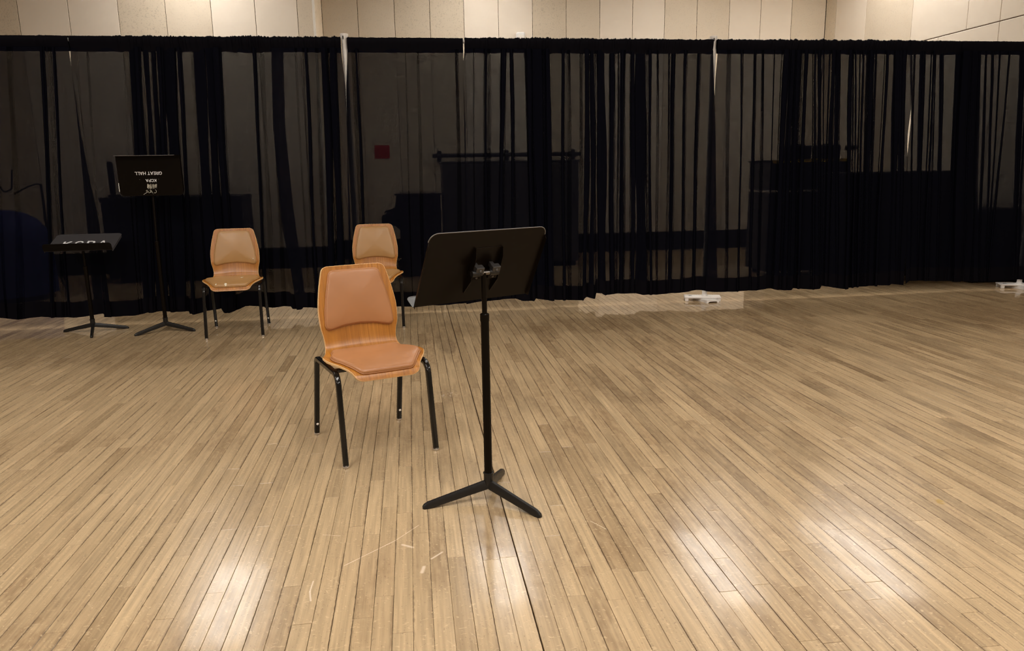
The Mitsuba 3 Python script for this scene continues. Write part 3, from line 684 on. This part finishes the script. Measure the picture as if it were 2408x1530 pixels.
TUBE = rsquare(0.0235, 0.0058)
def leg_path(front, s):
    if front:
        return fillet([(0.207 * s, 0.01, 0.4035), (0.207 * s, 0.193, 0.4035), (0.2105 * s, 0.249, 0.012)], [0.052])
    return fillet([(0.207 * s, 0.01, 0.4035), (0.207 * s, -0.165, 0.4035), (0.2120 * s, -0.249, 0.012)], [0.034])
leg_m = {}
for fr in (1, 0):
    for s in (1, -1):
        p = leg_path(fr, s)
        leg_m[fr, s] = (sweep(p, TUBE, up=np.array([1.0, 0, 0])), p[-1])
glide = lathe([(0.0, 0.016), (0.0085, 0.016), (0.0085, 0.010), (0.013, 0.009), (0.0135, 0.004), (0.010, 0.0), (0.0, 0.0)], 18)
bar = lambda y: cbox(-0.205, 0.205, y - 0.013, y + 0.013, 0.396, 0.412, 0.003)
CH = {}
def chair(x, y, deg, vinyl_key, label, torn=None):
    M = T().translate([x, y, 0]).rotate([0, 0, 1], 180 + deg)
    key = num('plywood_chair')
    def part(name, mesh, bsdf, smooth, **kw):
        if (name, bsdf) not in CH:
            CH[name, bsdf] = mikit.ply(mesh, bsdf, smooth=smooth, **kw)
        base = name.split('#')[0]
        return again(f'{key}__{base}', CH[name, bsdf], M)
    part('shell', shell_mesh, 'm_veneer', True, uv=shell_uv)
    e = part('shell_edge', edge_mesh, 'm_ply_edge', 35)
    labels[e] = {'label': 'pale laminated edge of the plywood'}
    b = part('back_pad', back_pad, vinyl_key, True); part('back_pad__welt', back_welt, vinyl_key, True)
    part('seat_pad', seat_pad, vinyl_key, True); part('seat_pad__welt', seat_welt, vinyl_key, True)
    for fr in (1, 0):
        for s in (1, -1):
            m, foot = leg_m[fr, s]
            lk = part(f'leg#{fr}{s}', m, 'm_black_gloss', 35)
            g = glide.copy(); g.apply_translation([foot[0], foot[1], 0])
            if ('glide', fr, s) not in CH:
                CH['glide', fr, s] = mikit.ply(g, 'm_steel', smooth=30)
            again(f'{lk}__glide', CH['glide', fr, s], M)
            if not fr:
                if ('rivet', s) not in CH:
                    rv = lathe([(0.0, 0.0030), (0.004, 0.0026), (0.0062, 0.0012), (0.0066, -0.003)], 14)
                    rv.apply_transform(trimesh.transformations.rotation_matrix(-math.pi / 2 + 0.2, [1, 0, 0]))
                    rv.apply_translation([0.2113 * s, -0.2385 + 0.0122, 0.060])
                    CH['rivet', s] = mikit.ply(rv, 'm_white_nylon', smooth=30)
                rk = again(f'{lk}__rivet', CH['rivet', s], M)
                labels[rk] = {'label': 'small white round plug'}
    part('cross_bar#0', bar(0.12), 'm_black_gloss', False); part('cross_bar#1', bar(-0.10), 'm_black_gloss', False)
    for i, (tx, ta, w, h) in enumerate(torn or []):
        src = (tx, ta)
        ang = np.arange(14) * 2 * np.pi / 14
        rr = 0.7 + 0.6 * meshkit.noise(np.c_[np.cos(ang) * 2 + i * 5, np.sin(ang) * 2, ang * 0])
        p, n = surf(tx + w * rr * np.cos(ang), ta + h * rr * np.sin(ang)); n = n * np.sign(n[:, 2:3] + n[:, 1:2])
        t = 0.0215 if ta < 0.4 else 0.0215
        t = np.where(ta < 0.06, 0.0202, 0.0240)
        outer = p + n * (t - 0.006); inner = p.mean(0) + (p - p.mean(0)) * 0.75 + n * (t + 0.0016); mid = p.mean(0) + n.mean(0) * (t + 0.001)
        v = np.vstack([outer, inner, [mid]])
        f = np.vstack([quads(2, 14, True), np.stack([14 + np.arange(14), 14 + (np.arange(14) + 1) % 14, np.full(14, 28)], 1)])
        tk = put(f'{key}__seat_pad__torn_spot' if ta < 0.4 else f'{key}__back_pad__torn_spot', tm(v, f), 'm_foam', smooth=True, to_world=M)
        labels[tk] = {'label': 'torn spot with pale foam showing'}
    say(key, label, 'chair', 'bentwood plywood chairs')

chair(-0.217, 3.441, 20.6, 'm_vinyl_rose', 'large plywood chair in front with rose tan vinyl pads facing the music stand')
chair(-1.433, 6.243, 4.9, 'm_vinyl_olive', 'plywood chair at the left by the drapes with a torn tan seat pad', torn=[(0.035, 0.045, 0.012, 0.014), (-0.075, 0.16, 0.010, 0.010), (0.105, 0.046, 0.006, 0.007), (-0.145, a_of_z(0.575), 0.004, 0.006)])
chair(-0.314, 6.363, 1.3, 'm_vinyl_olive', 'plywood chair by the drapes half hidden behind the front chair')

# ------------------------------------------------------------------ music stands
W_, H_, LIP = 0.498, 0.314, 0.062
def desk_shapes():
    w, h = W_ / 2, H_ / 2
    outline = sbox(-w, -h, w, h)
    rc = 0.034
    cut = unary_union([sbox(-w, h - rc, -w + rc, h), sbox(w - rc, h - rc, w, h)])
    discs = unary_union([Polygon([(cx + rc * math.cos(t), h - rc + rc * math.sin(t)) for t in np.linspace(0, 2 * math.pi, 49)]) for cx in (-w + rc, w - rc)])
    outline = outline.difference(cut).union(discs.intersection(sbox(-w, -h, w, h)))
    plate = extrude(outline, -0.0016, 0.0)
    fl = []
    for s in (1, -1):                                  # the sides are bent back
        v = np.array([(s * w, -h, 0), (s * (w + 0.0035), -h + 0.003, -0.015), (s * (w + 0.0035), h - rc * 1.35, -0.014), (s * w, h - rc, 0)])
        v2 = v + np.array([-s * 0.0011, 0, -0.0012])
        fl.append(tm(np.vstack([v, v2]), [(0, 1, 2), (0, 2, 3), (4, 6, 5), (4, 7, 6), (0, 4, 5), (0, 5, 1), (1, 5, 6), (1, 6, 2), (2, 6, 7), (2, 7, 3)]))
    rim = sweep([(-w + rc + (rc) * math.cos(t) , h - rc + rc * math.sin(t), -0.0008) for t in np.linspace(math.pi, math.pi / 2, 9)] + [(w - rc + rc * math.cos(t), h - rc + rc * math.sin(t), -0.0008) for t in np.linspace(math.pi / 2, 0, 9)], [(0.0020 * math.cos(t), 0.0020 * math.sin(t)) for t in np.arange(8) * math.pi / 4])
    rl = 0.020
    lo = sbox(-w - 0.004, 0, w + 0.004, LIP).difference(unary_union([sbox(-w - 0.004, LIP - rl, -w - 0.004 + rl, LIP), sbox(w + 0.004 - rl, LIP - rl, w + 0.004, LIP)])).union(unary_union([Polygon([(cx + rl * math.cos(t), LIP - rl + rl * math.sin(t)) for t in np.linspace(0, 2 * math.pi, 33)]) for cx in (-w - 0.004 + rl, w + 0.004 - rl)]))
    lip = extrude(lo, -0.0008, 0.0008)
    bead = sweep([(-w - 0.004 + rl, LIP - 0.001, 0), (w + 0.004 - rl, LIP - 0.001, 0)], [(0.0024 * math.cos(t), 0.0024 * math.sin(t)) for t in np.arange(10) * math.pi / 5])
    lip.apply_transform(frame((0, -h, 0), (1, 0, 0), (0, 0, 1), (0, -1, 0)))
    bead.apply_transform(frame((0, -h, 0), (1, 0, 0), (0, 0, 1), (0, -1, 0)))
    return plate, fl, rim, lip, bead
PLATE, FLANGES, RIM, LIPM, BEAD = desk_shapes()

def leg_shape(R):
    a = [(0.008, y, z) for y, z in ((-0.0115, 0.044), (0.0115, 0.044), (0.0115, 0.066), (0.006, 0.079), (-0.006, 0.079), (-0.0115, 0.066))]
    b = [(R - 0.022, y, z) for y, z in ((-0.010, 0.0), (0.010, 0.0), (0.0105, 0.012), (0.006, 0.025), (-0.006, 0.025), (-0.0105, 0.012))]
    c = [(R - 0.006, y, z) for y, z in ((-0.009, 0.0), (0.009, 0.0), (0.0095, 0.010), (0.004, 0.018), (-0.004, 0.018), (-0.0095, 0.010))]
    d = [(R, y, z) for y, z in ((-0.004, 0.001), (0.004, 0.001), (0.004, 0.010), (-0.004, 0.010))]
    m = trimesh.convex.convex_hull(np.array(a + b + c + d))
    return m

def stand(bx, by, feet_deg, z_sleeve, hinge, M, label, letters=None, sleeve_r=0.0155, paint='m_black_satin', edge='m_edge_worn', lip='m_black_lip', lip_edge='m_edge_worn'):
    """M: frame of the desk (x right seen from the music side, y up the desk, z its music side)"""
    key = num('music_stand')
    for d in feet_deg:
        m = leg_shape(0.263); m.apply_transform(trimesh.transformations.rotation_matrix(math.radians(d), [0, 0, 1])); m.apply_translation([bx, by, 0])
        put(f'{key}__leg', m, 'm_black_cast', smooth=25)
    put(f'{key}__collar', lathe([(0.0, 0.045), (0.012, 0.045), (0.0185, 0.066), (0.0185, 0.104), (0.0205, 0.105), (0.0205, 0.109), (0.0155, 0.110)], 24, (bx, by, 0)), 'm_black_cast', smooth=30)
    put(f'{key}__sleeve', lathe([(sleeve_r, 0.105), (sleeve_r, z_sleeve - 0.03), (sleeve_r + 0.0016, z_sleeve - 0.029), (sleeve_r + 0.0016, z_sleeve - 0.003), (sleeve_r - 0.001, z_sleeve), (0.009, z_sleeve + 0.001)], 24, (bx, by, 0)), 'm_black_pole', smooth=30)
    put(f'{key}__pole', cyl((bx, by, z_sleeve - 0.02), hinge, 0.0095, 20), 'm_black_pole', smooth=40)
    dk = put(f'{key}__desk', placed(join(PLATE, *FLANGES), M), paint, smooth=20)
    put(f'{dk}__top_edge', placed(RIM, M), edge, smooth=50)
    put(f'{dk}__lip', placed(LIPM, M), lip)
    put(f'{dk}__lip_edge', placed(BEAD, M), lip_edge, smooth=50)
    # mounting bracket on the desk's back and the friction hinge; hx, hy: where the hinge sits in the desk's frame
    hl = np.linalg.inv(M) @ np.r_[hinge, 1]
    hx, hy, hz = hl[:3]
    fins = []
    for s in (-1, 1):
        pg = Polygon([(hy + 0.085, 0.0), (hy + 0.085, -0.010), (hy + 0.055, -0.024), (hy - 0.045, -0.030), (hy - 0.115, -0.004), (hy - 0.115, 0.0)])
        m = extrude(pg, -0.0013, 0.0013); m.apply_transform(frame((hx - 0.022 + s * 0.058, 0, -0.0016), (0, 1, 0), (0, 0, 1), (1, 0, 0))); fins.append(m)
    fins.append(cbox(hx - 0.022 - 0.058, hx - 0.022 + 0.058, hy - 0.09, hy + 0.085, -0.0032, -0.0015, 0.0005))
    bk = put(f'{key}__bracket', placed(join(*fins), M), 'm_black_satin', smooth=20)
    for dx in (0.022, -0.048):
        q = hx + dx
        b = join(cbox(q - 0.017, q + 0.017, hy + 0.005, hy + 0.028, hz - 0.008, hz + 0.016, 0.002), cbox(q - 0.008, q + 0.008, hy + 0.002, hy + 0.020, hz + 0.015, -0.003, 0.001))
        put(f'{bk}__hinge_block', placed(b, M), 'm_hinge')
        b2 = cbox(q - 0.020, q + 0.020, hy - 0.034, hy - 0.011, hz + 0.006, -0.003, 0.002)
        put(f'{bk}__clamp_plate', placed(b2, M), 'm_black_satin')
        sc = lathe([(0.0, 0.003), (0.004, 0.003), (0.005, 0.001), (0.005, -0.002)], 12)
        for yy, zz in ((hy + 0.015, hz - 0.008), (hy - 0.024, hz + 0.006)):
            s_ = placed(sc, M @ frame((q, yy, zz), (1, 0, 0), (0, -1, 0), (0, 0, -1)))
            put(f'{bk}__screw', s_, 'm_case_grey', smooth=30)
    for x0, x1, rr, mm in ((-0.062, -0.024, 0.0115, 'm_black_cast'), (-0.024, 0.010, 0.0085, 'm_steel_dark'), (0.010, 0.052, 0.0115, 'm_black_cast')):
        c = cyl((hx + x0, hy, hz), (hx + x1, hy, hz), rr, 18)
        put(f'{bk}__hinge_barrel', placed(c, M), mm, smooth=40)
    if letters is not None:
        for name, m, b in letters:
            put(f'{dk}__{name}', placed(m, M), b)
    say(key, label, 'music stand')
    return key
mat('m_steel_dark', (0.16, 0.15, 0.14), 0.3, metallic=1.0)

def axes(yaw, tilt):
    u = np.array([math.cos(yaw), math.sin(yaw), 0]); fw = np.array([-math.sin(yaw), math.cos(yaw), 0])
    v = np.array([0, 0, 1]) * math.cos(tilt) + fw * math.sin(tilt)
    return u, v, np.cross(u, v)

# front stand: its back towards us
u, v, n = axes(0.459, -0.503)
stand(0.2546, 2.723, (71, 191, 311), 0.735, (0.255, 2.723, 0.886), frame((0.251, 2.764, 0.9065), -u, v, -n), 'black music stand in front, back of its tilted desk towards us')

# low stand: desk nearly flat, KCPA stencilled on it
u, v, n = axes(0.041, 1.216)
c1 = np.array([-2.637, 6.505, 0.742])
let = []
for ch, x0 in zip('KCPA', (-0.155, -0.066, 0.023, 0.112)):
    m = meshkit.text_mesh(ch, 0.078, 0.0006, bold=True)
    m.vertices[:, 0] *= 0.062 / max(1e-6, np.ptp(m.vertices[:, 0])); m.apply_translation([x0 - m.bounds[0, 0], -0.062, 0.0002]); let.append(m)
stand(-2.648, 6.489, (25 - 90 - 60 + 0, 25 + 0, 25 + 120) if False else (-72.6, 23.2, 168.0), 0.55, (-2.648, 6.489, 0.700), frame(c1, u, v, n), 'low black music stand with white KCPA letters on its nearly flat desk', [('lettering', join(*let), 'm_white_print')], paint='m_black_dusty', edge='m_black_dusty', lip='m_black_pole', lip_edge='m_black_pole')

# tall stand: desk flipped upside down, lettering towards us
u, v, n = axes(-0.087, -0.04)
def strokes(pl, w, z=0.0005):
    ms = [sweep(np.c_[np.array(l, float), np.full(len(l), z)], [(w, 0), (0, 0.0004), (-w, 0), (0, -0.0004)], up=np.array([0, 0, 1.0])) for l in pl]
    return join(*ms)
g1 = meshkit.text_mesh('GREAT HALL', 0.024, 0.0006, bold=True); g1.vertices[:, 0] *= 0.212 / np.ptp(g1.vertices[:, 0]); g1.apply_translation([-0.106 - g1.bounds[0, 0] - 0.0, 0, 0.0002])
g2 = meshkit.text_mesh('KCPA', 0.022, 0.0006, bold=True); g2.vertices[:, 0] *= 0.083 / np.ptp(g2.vertices[:, 0]); g2.apply_translation([-0.0415 - g2.bounds[0, 0], 0, 0.0002])
# desk frame: y runs down in the world, x runs to the left
g1.apply_translation([0.008, -0.002 , 0]); g2.apply_translation([-0.006, 0.066, 0])
r2 = random.Random(3)
zig = []
for kx in range(13):
    x = -0.046 + kx * 0.0058
    zig += [(x + 0.002 * r2.random(), 0.092 + 0.006 * r2.random()), (x + 0.005, 0.124 + 0.010 * r2.random())]
scrib = strokes([zig], 0.0026)
crr = strokes([[(-0.030, 0.139), (-0.036, 0.146), (-0.036, 0.158), (-0.028, 0.165), (-0.016, 0.163)],
               [(-0.006, 0.166), (0.000, 0.150), (0.006, 0.140), (0.012, 0.143), (0.010, 0.152), (0.002, 0.156), (0.012, 0.160), (0.022, 0.164), (0.028, 0.152), (0.036, 0.140), (0.042, 0.144), (0.040, 0.152), (0.032, 0.157), (0.046, 0.164), (0.066, 0.176)]], 0.0016)
for m in (scrib, crr):
    m.apply_translation([0, -0.028, 0])
g1.apply_translation([0, -0.028, 0]); g2.apply_translation([0, -0.038, 0])
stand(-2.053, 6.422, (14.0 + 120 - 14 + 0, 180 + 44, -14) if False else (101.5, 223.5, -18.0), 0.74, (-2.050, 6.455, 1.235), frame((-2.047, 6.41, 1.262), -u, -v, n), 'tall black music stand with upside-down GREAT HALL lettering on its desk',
      [('lettering', g1, 'm_white_print'), ('lettering', g2, 'm_white_print'), ('scribble', scrib, 'm_marker'), ('scribble', crr, 'm_marker'), ('worn_edge', join(cbox(W_ / 2 - 0.0005, W_ / 2 + 0.0042, 0.055, 0.125, -0.0110, 0.0008, 0.0008)), 'm_white_paint')] + [('rivet', placed(lathe([(0, 0.002), (0.003, 0.0014), (0.004, 0)], 10), frame((rx, ry, 0), (1, 0, 0), (0, 1, 0), (0, 0, 1))), 'm_hinge') for rx, ry in ((-0.066, 0.03), (0.082, 0.03), (-0.01, 0.145))], paint='m_black_pole', edge='m_black_pole', lip='m_black_pole')  # the white strip on the desk side is a painted-in reflection

# ------------------------------------------------------------------ what stands behind the drapes
def thing(key, label, cat, *parts):
    key = num(key)
    for name, mesh, b, *sm in parts:
        if name:
            put(f'{key}__{name}', mesh, b, smooth=sm[0] if sm else False)
        else:
            scene[key] = mikit.ply(mesh, b, smooth=sm[0] if sm else False)
    say(key, label, cat)
    return key

# upright piano seen from its end, keyboard to the left
end = Polygon([(0.36, 0.02), (0.36, 0.985), (-0.165, 0.985), (-0.185, 0.86), (-0.20, 0.80), (-0.35, 0.755), (-0.355, 0.66), (-0.19, 0.62), (-0.14, 0.58), (-0.14, 0.12), (-0.20, 0.08), (-0.20, 0.02)])
cheek = []
for y0 in (9.20, 10.22):
    m = extrude(end, 0, 0.04); m.apply_transform(frame((0.0, y0 + 0.04, 0), (1, 0, 0), (0, 0, 1), (0, -1, 0))); cheek.append(m)
thing('upright_piano', 'dark upright piano showing dimly through the drape behind the front music desk', 'piano',
      ('side_panel', cheek[0], 'm_piano'), ('side_panel', cheek[1], 'm_piano'), ('case', cbox(-0.12, 0.35, 9.241, 10.219, 0.04, 0.96, 0.004), 'm_piano'),
      ('lid', cbox(-0.19, 0.37, 9.18, 10.28, 0.986, 1.008, 0.005), 'm_piano'), ('key_bed', cbox(-0.345, -0.12, 9.242, 10.218, 0.63, 0.70, 0.004), 'm_piano'),
      ('fallboard', cbox(-0.34, -0.16, 9.243, 10.217, 0.71, 0.74, 0.006), 'm_piano'), ('leg', cbox(-0.33, -0.27, 9.26, 9.32, 0.0, 0.63, 0.008), 'm_piano'), ('leg', cbox(-0.33, -0.27, 10.14, 10.20, 0.0, 0.63, 0.008), 'm_piano'))
dx0, dx1, dy = 0.42, 2.20, 9.80
parts = [('carcass', cbox(dx0, dx1, dy + 0.024, dy + 0.60, 0.06, 1.36, 0.004), 'm_case_grey'), ('top', cbox(dx0 - 0.015, dx1 + 0.015, dy, dy + 0.61, 1.36, 1.385, 0.004), 'm_case_grey'), ('plinth', cbox(dx0 + 0.03, dx1 - 0.03, dy + 0.05, dy + 0.58, 0.0, 0.06, 0.003), 'm_case_black')]
for k in range(3):
    a = dx0 + k * (dx1 - dx0) / 3
    parts.append(('door', cbox(a + 0.004, a + (dx1 - dx0) / 3 - 0.004, dy, dy + 0.022, 0.07, 1.352, 0.004), 'm_case_grey'))
ck = thing('storage_cabinet', 'wide dark storage cabinet seen through the drape beside the piano', 'cabinet', *parts)
for k, dk in enumerate([q for q in list(scene) if q.startswith(ck + '__door')]):
    a = dx0 + (k + 1) * (dx1 - dx0) / 3 - 0.06
    put(f'{dk}__handle', cbox(a - 0.008, a + 0.008, dy - 0.022, dy, 0.80, 0.95, 0.004), 'm_steel_dark')
parts = [('bar', cyl((0.35, YF - 0.11, 1.488), (2.56, YF - 0.11, 1.488), 0.030, 14), 'm_base_black', 40)]
for x in (0.45, 1.45, 2.46):
    parts.append(('bracket', join(cbox(x - 0.02, x + 0.02, YF - 0.12, YF - 0.014, 1.44, 1.463, 0.003), cbox(x - 0.03, x + 0.03, YF - 0.030, YF - 0.012, 1.40, 1.56, 0.003)), 'm_base_black'))
thing('wall_rail', 'long dark horizontal rail on the back wall above the cabinet', 'rail', *parts)
thing('red_sign', 'small red square sign on the back wall showing through the drape', 'sign', ('', cbox(-0.487, -0.271, YF - 0.020, YF - 0.012, 1.462, 1.650, 0.001), 'm_red'))
thing('wall_speaker', 'small white box on the back wall just above the drapes', 'wall box', ('body', cbox(1.615, 1.748, YF - 0.085, YF - 0.012, 3.06, 3.215, 0.02), 'm_white_paint', 30), ('grille', cbox(1.640, 1.723, YF - 0.089, YF - 0.084, 3.10, 3.17, 0.002), 'm_trim_white'))

# right: cabinet with a yellow strip, boxes on it, dark cases next to it
cx0, cx1, cy0, cy1 = 4.09, 5.04, 8.25, 8.80
parts = [('body', join(cbox(cx0 + 0.003, cx1, cy0, cy1, 0.05, 0.96, 0.004), cbox(cx0, cx1, cy0, cy1, 1.0, 1.30, 0.004)), 'm_case_black'),
         ('side', cbox(cx0 - 0.012, cx0 - 0.001, cy0 + 0.01, cy1 - 0.01, 0.05, 1.30, 0.002), 'm_case_grey'), ('shelf', cbox(cx0 - 0.02, cx1 + 0.01, cy0 - 0.015, cy1, 0.962, 0.985, 0.003), 'm_trim_white'),
         ('top', cbox(cx0 - 0.02, cx1 + 0.02, cy0 - 0.02, cy1 + 0.02, 1.301, 1.325, 0.004), 'm_case_black')]
for x in (cx0 + 0.08, cx1 - 0.08):
    parts.append(('caster', lathe([(0.0, 0.05), (0.03, 0.05), (0.03, 0.0), (0.0, 0.0)], 14, (x, cy0 + 0.08, 0)), 'm_case_black', 30))
    parts.append(('caster', lathe([(0.0, 0.05), (0.03, 0.05), (0.03, 0.0), (0.0, 0.0)], 14, (x, cy1 - 0.08, 0)), 'm_case_black', 30))
thing('equipment_cabinet', 'tall black cabinet on the right seen through the drape under a yellow strip', 'cabinet', *parts)
yp = [(cx0 + 0.0 + 0.90 * t, cy0 - 0.024 - 0.002 * math.sin(9 * t), 1.314 - 0.012 * max(0, 0.25 - t) * 4 + 0.003 * math.sin(14 * t)) for t in np.linspace(0, 1, 26)]
thing('yellow_strap', 'bright yellow strap along the top edge of the black cabinet', 'strap', ('', sweep(yp, [(0.003, -0.017), (0.003, 0.017), (-0.003, 0.017), (-0.003, -0.017)]), 'm_yellow', 30))
thing('equipment_box', 'left dark box standing on the black cabinet', 'box', ('body', cbox(4.43, 4.66, 8.42, 8.66, 1.326, 1.49, 0.01), 'm_case_black'), ('handle', cbox(4.50, 4.59, 8.52, 8.56, 1.489, 1.505, 0.004), 'm_case_black'))
thing('equipment_box', 'right dark box standing on the black cabinet', 'box', ('body', cbox(4.80, 5.02, 8.42, 8.66, 1.326, 1.495, 0.01), 'm_case_black'), ('handle', cbox(4.87, 4.95, 8.52, 8.56, 1.494, 1.508, 0.004), 'm_case_black'))
thing('microphone_stand', 'thin dark stand with a microphone head beside the boxes on the right', 'microphone stand', ('base', lathe([(0.0, 0.03), (0.03, 0.03), (0.12, 0.012), (0.125, 0.0), (0.0, 0.0)], 24, (5.16, 8.5, 0)), 'm_case_black', 30), ('pole', cyl((5.16, 8.5, 0.02), (5.16, 8.5, 1.45), 0.010, 12), 'm_case_black', 40), ('head', cyl((5.13, 8.5, 1.452), (5.27, 8.5, 1.462), 0.026, 14), 'm_case_black', 40))
thing('road_case', 'long black case at the right behind the drape slit', 'case', ('body', cbox(4.60, 5.86, 7.52, 8.10, 0.06, 0.96, 0.006), 'm_case_black'), ('lid', cbox(4.59, 5.87, 7.51, 8.11, 0.962, 1.18, 0.012), 'm_case_black'), ('latch', cbox(4.85, 4.91, 7.495, 7.512, 0.93, 1.0, 0.004), 'm_steel_dark'), ('latch', cbox(5.50, 5.56, 7.495, 7.512, 0.93, 1.0, 0.004), 'm_steel_dark'), ('foot', cbox(4.66, 4.76, 7.58, 8.04, 0, 0.06, 0.004), 'm_case_black'), ('foot', cbox(5.70, 5.80, 7.58, 8.04, 0, 0.06, 0.004), 'm_case_black'))
thing('low_trunk', 'low black trunk behind the drape at the right picture edge', 'trunk', ('body', cbox(5.90, 6.36, 7.22, 7.85, 0.0, 0.62, 0.006), 'm_case_black'), ('lid', cbox(5.89, 6.37, 7.21, 7.86, 0.622, 0.78, 0.012), 'm_case_black'))

# left: covered kettledrum, two percussion stands, dark crates
drum = lathe([(0.0, 0.94), (0.10, 0.932), (0.22, 0.90), (0.33, 0.83), (0.40, 0.73), (0.43, 0.60), (0.44, 0.30), (0.445, 0.06)], 40, (-4.26, 8.55, 0))
dr_ = drum.vertices
dr_[:, :2] += 0.012 * (meshkit.noise(dr_ * 14)[:, None] - 0.5)
drum.vertices = dr_
thing('covered_drum', 'rounded kettledrum under a dark blue cover behind the left drape', 'drum', ('cover', drum, 'm_blue_cover', True), ('base', lathe([(0.0, 0.06), (0.30, 0.06), (0.30, 0.0), (0.0, 0.0)], 24, (-4.26, 8.55, 0)), 'm_case_black', 30))
def perc(x, y, h, arm, label):
    parts = [('pole', cyl((x, y, 0.12), (x, y, h), 0.011, 12), 'm_case_black', 40)]
    for a in (80, 200, 320):
        c, s = math.cos(math.radians(a)), math.sin(math.radians(a))
        parts.append(('leg', cyl((x, y, 0.32), (x + 0.26 * c, y + 0.26 * s, 0.008), 0.010, 10), 'm_case_black', 40))
    parts.append(('arm', sweep(fillet(arm, [0.03] * (len(arm) - 2)), [(0.009 * math.cos(t), 0.009 * math.sin(t)) for t in np.arange(10) * math.pi / 5]), 'm_case_black', 40))
    thing('percussion_stand', label, 'stand', *parts)
perc(-4.155, 9.3, 1.195, [(-4.165, 9.3, 0.78), (-4.152, 9.3, 1.10), (-4.165, 9.3, 1.205), (-4.275, 9.28, 1.17), (-4.43, 9.25, 1.085)], 'thin black stand with a slanting arm right of the covered drum')
perc(-4.80, 9.6, 1.35, [(-4.80, 9.6, 1.31), (-4.70, 9.6, 1.10), (-4.60, 9.58, 1.14), (-4.57, 9.58, 1.36)], 'black hooked percussion stand rising behind the covered drum')
thing('storage_crate', 'long dark crate behind the drape between the two rear music stands', 'crate', ('body', cbox(-3.62, -2.02, 9.50, 10.1, 0.06, 0.96, 0.008), 'm_case_black'), ('lid', cbox(-3.63, -2.01, 9.49, 10.11, 0.962, 1.02, 0.008), 'm_case_black'), ('runner', cbox(-3.5, -3.4, 9.52, 10.08, 0.0, 0.06, 0.004), 'm_case_black'), ('runner', cbox(-2.3, -2.2, 9.52, 10.08, 0.0, 0.06, 0.004), 'm_case_black'))
thing('instrument_neck', 'slim dark upright post standing on the crate left of the tall stand', 'post', ('foot', cbox(-3.62, -3.51, 9.75, 9.87, 1.021, 1.05, 0.006), 'm_case_black'), ('post', cbox(-3.605, -3.545, 9.78, 9.84, 1.05, 1.44, 0.012), 'm_case_black'))
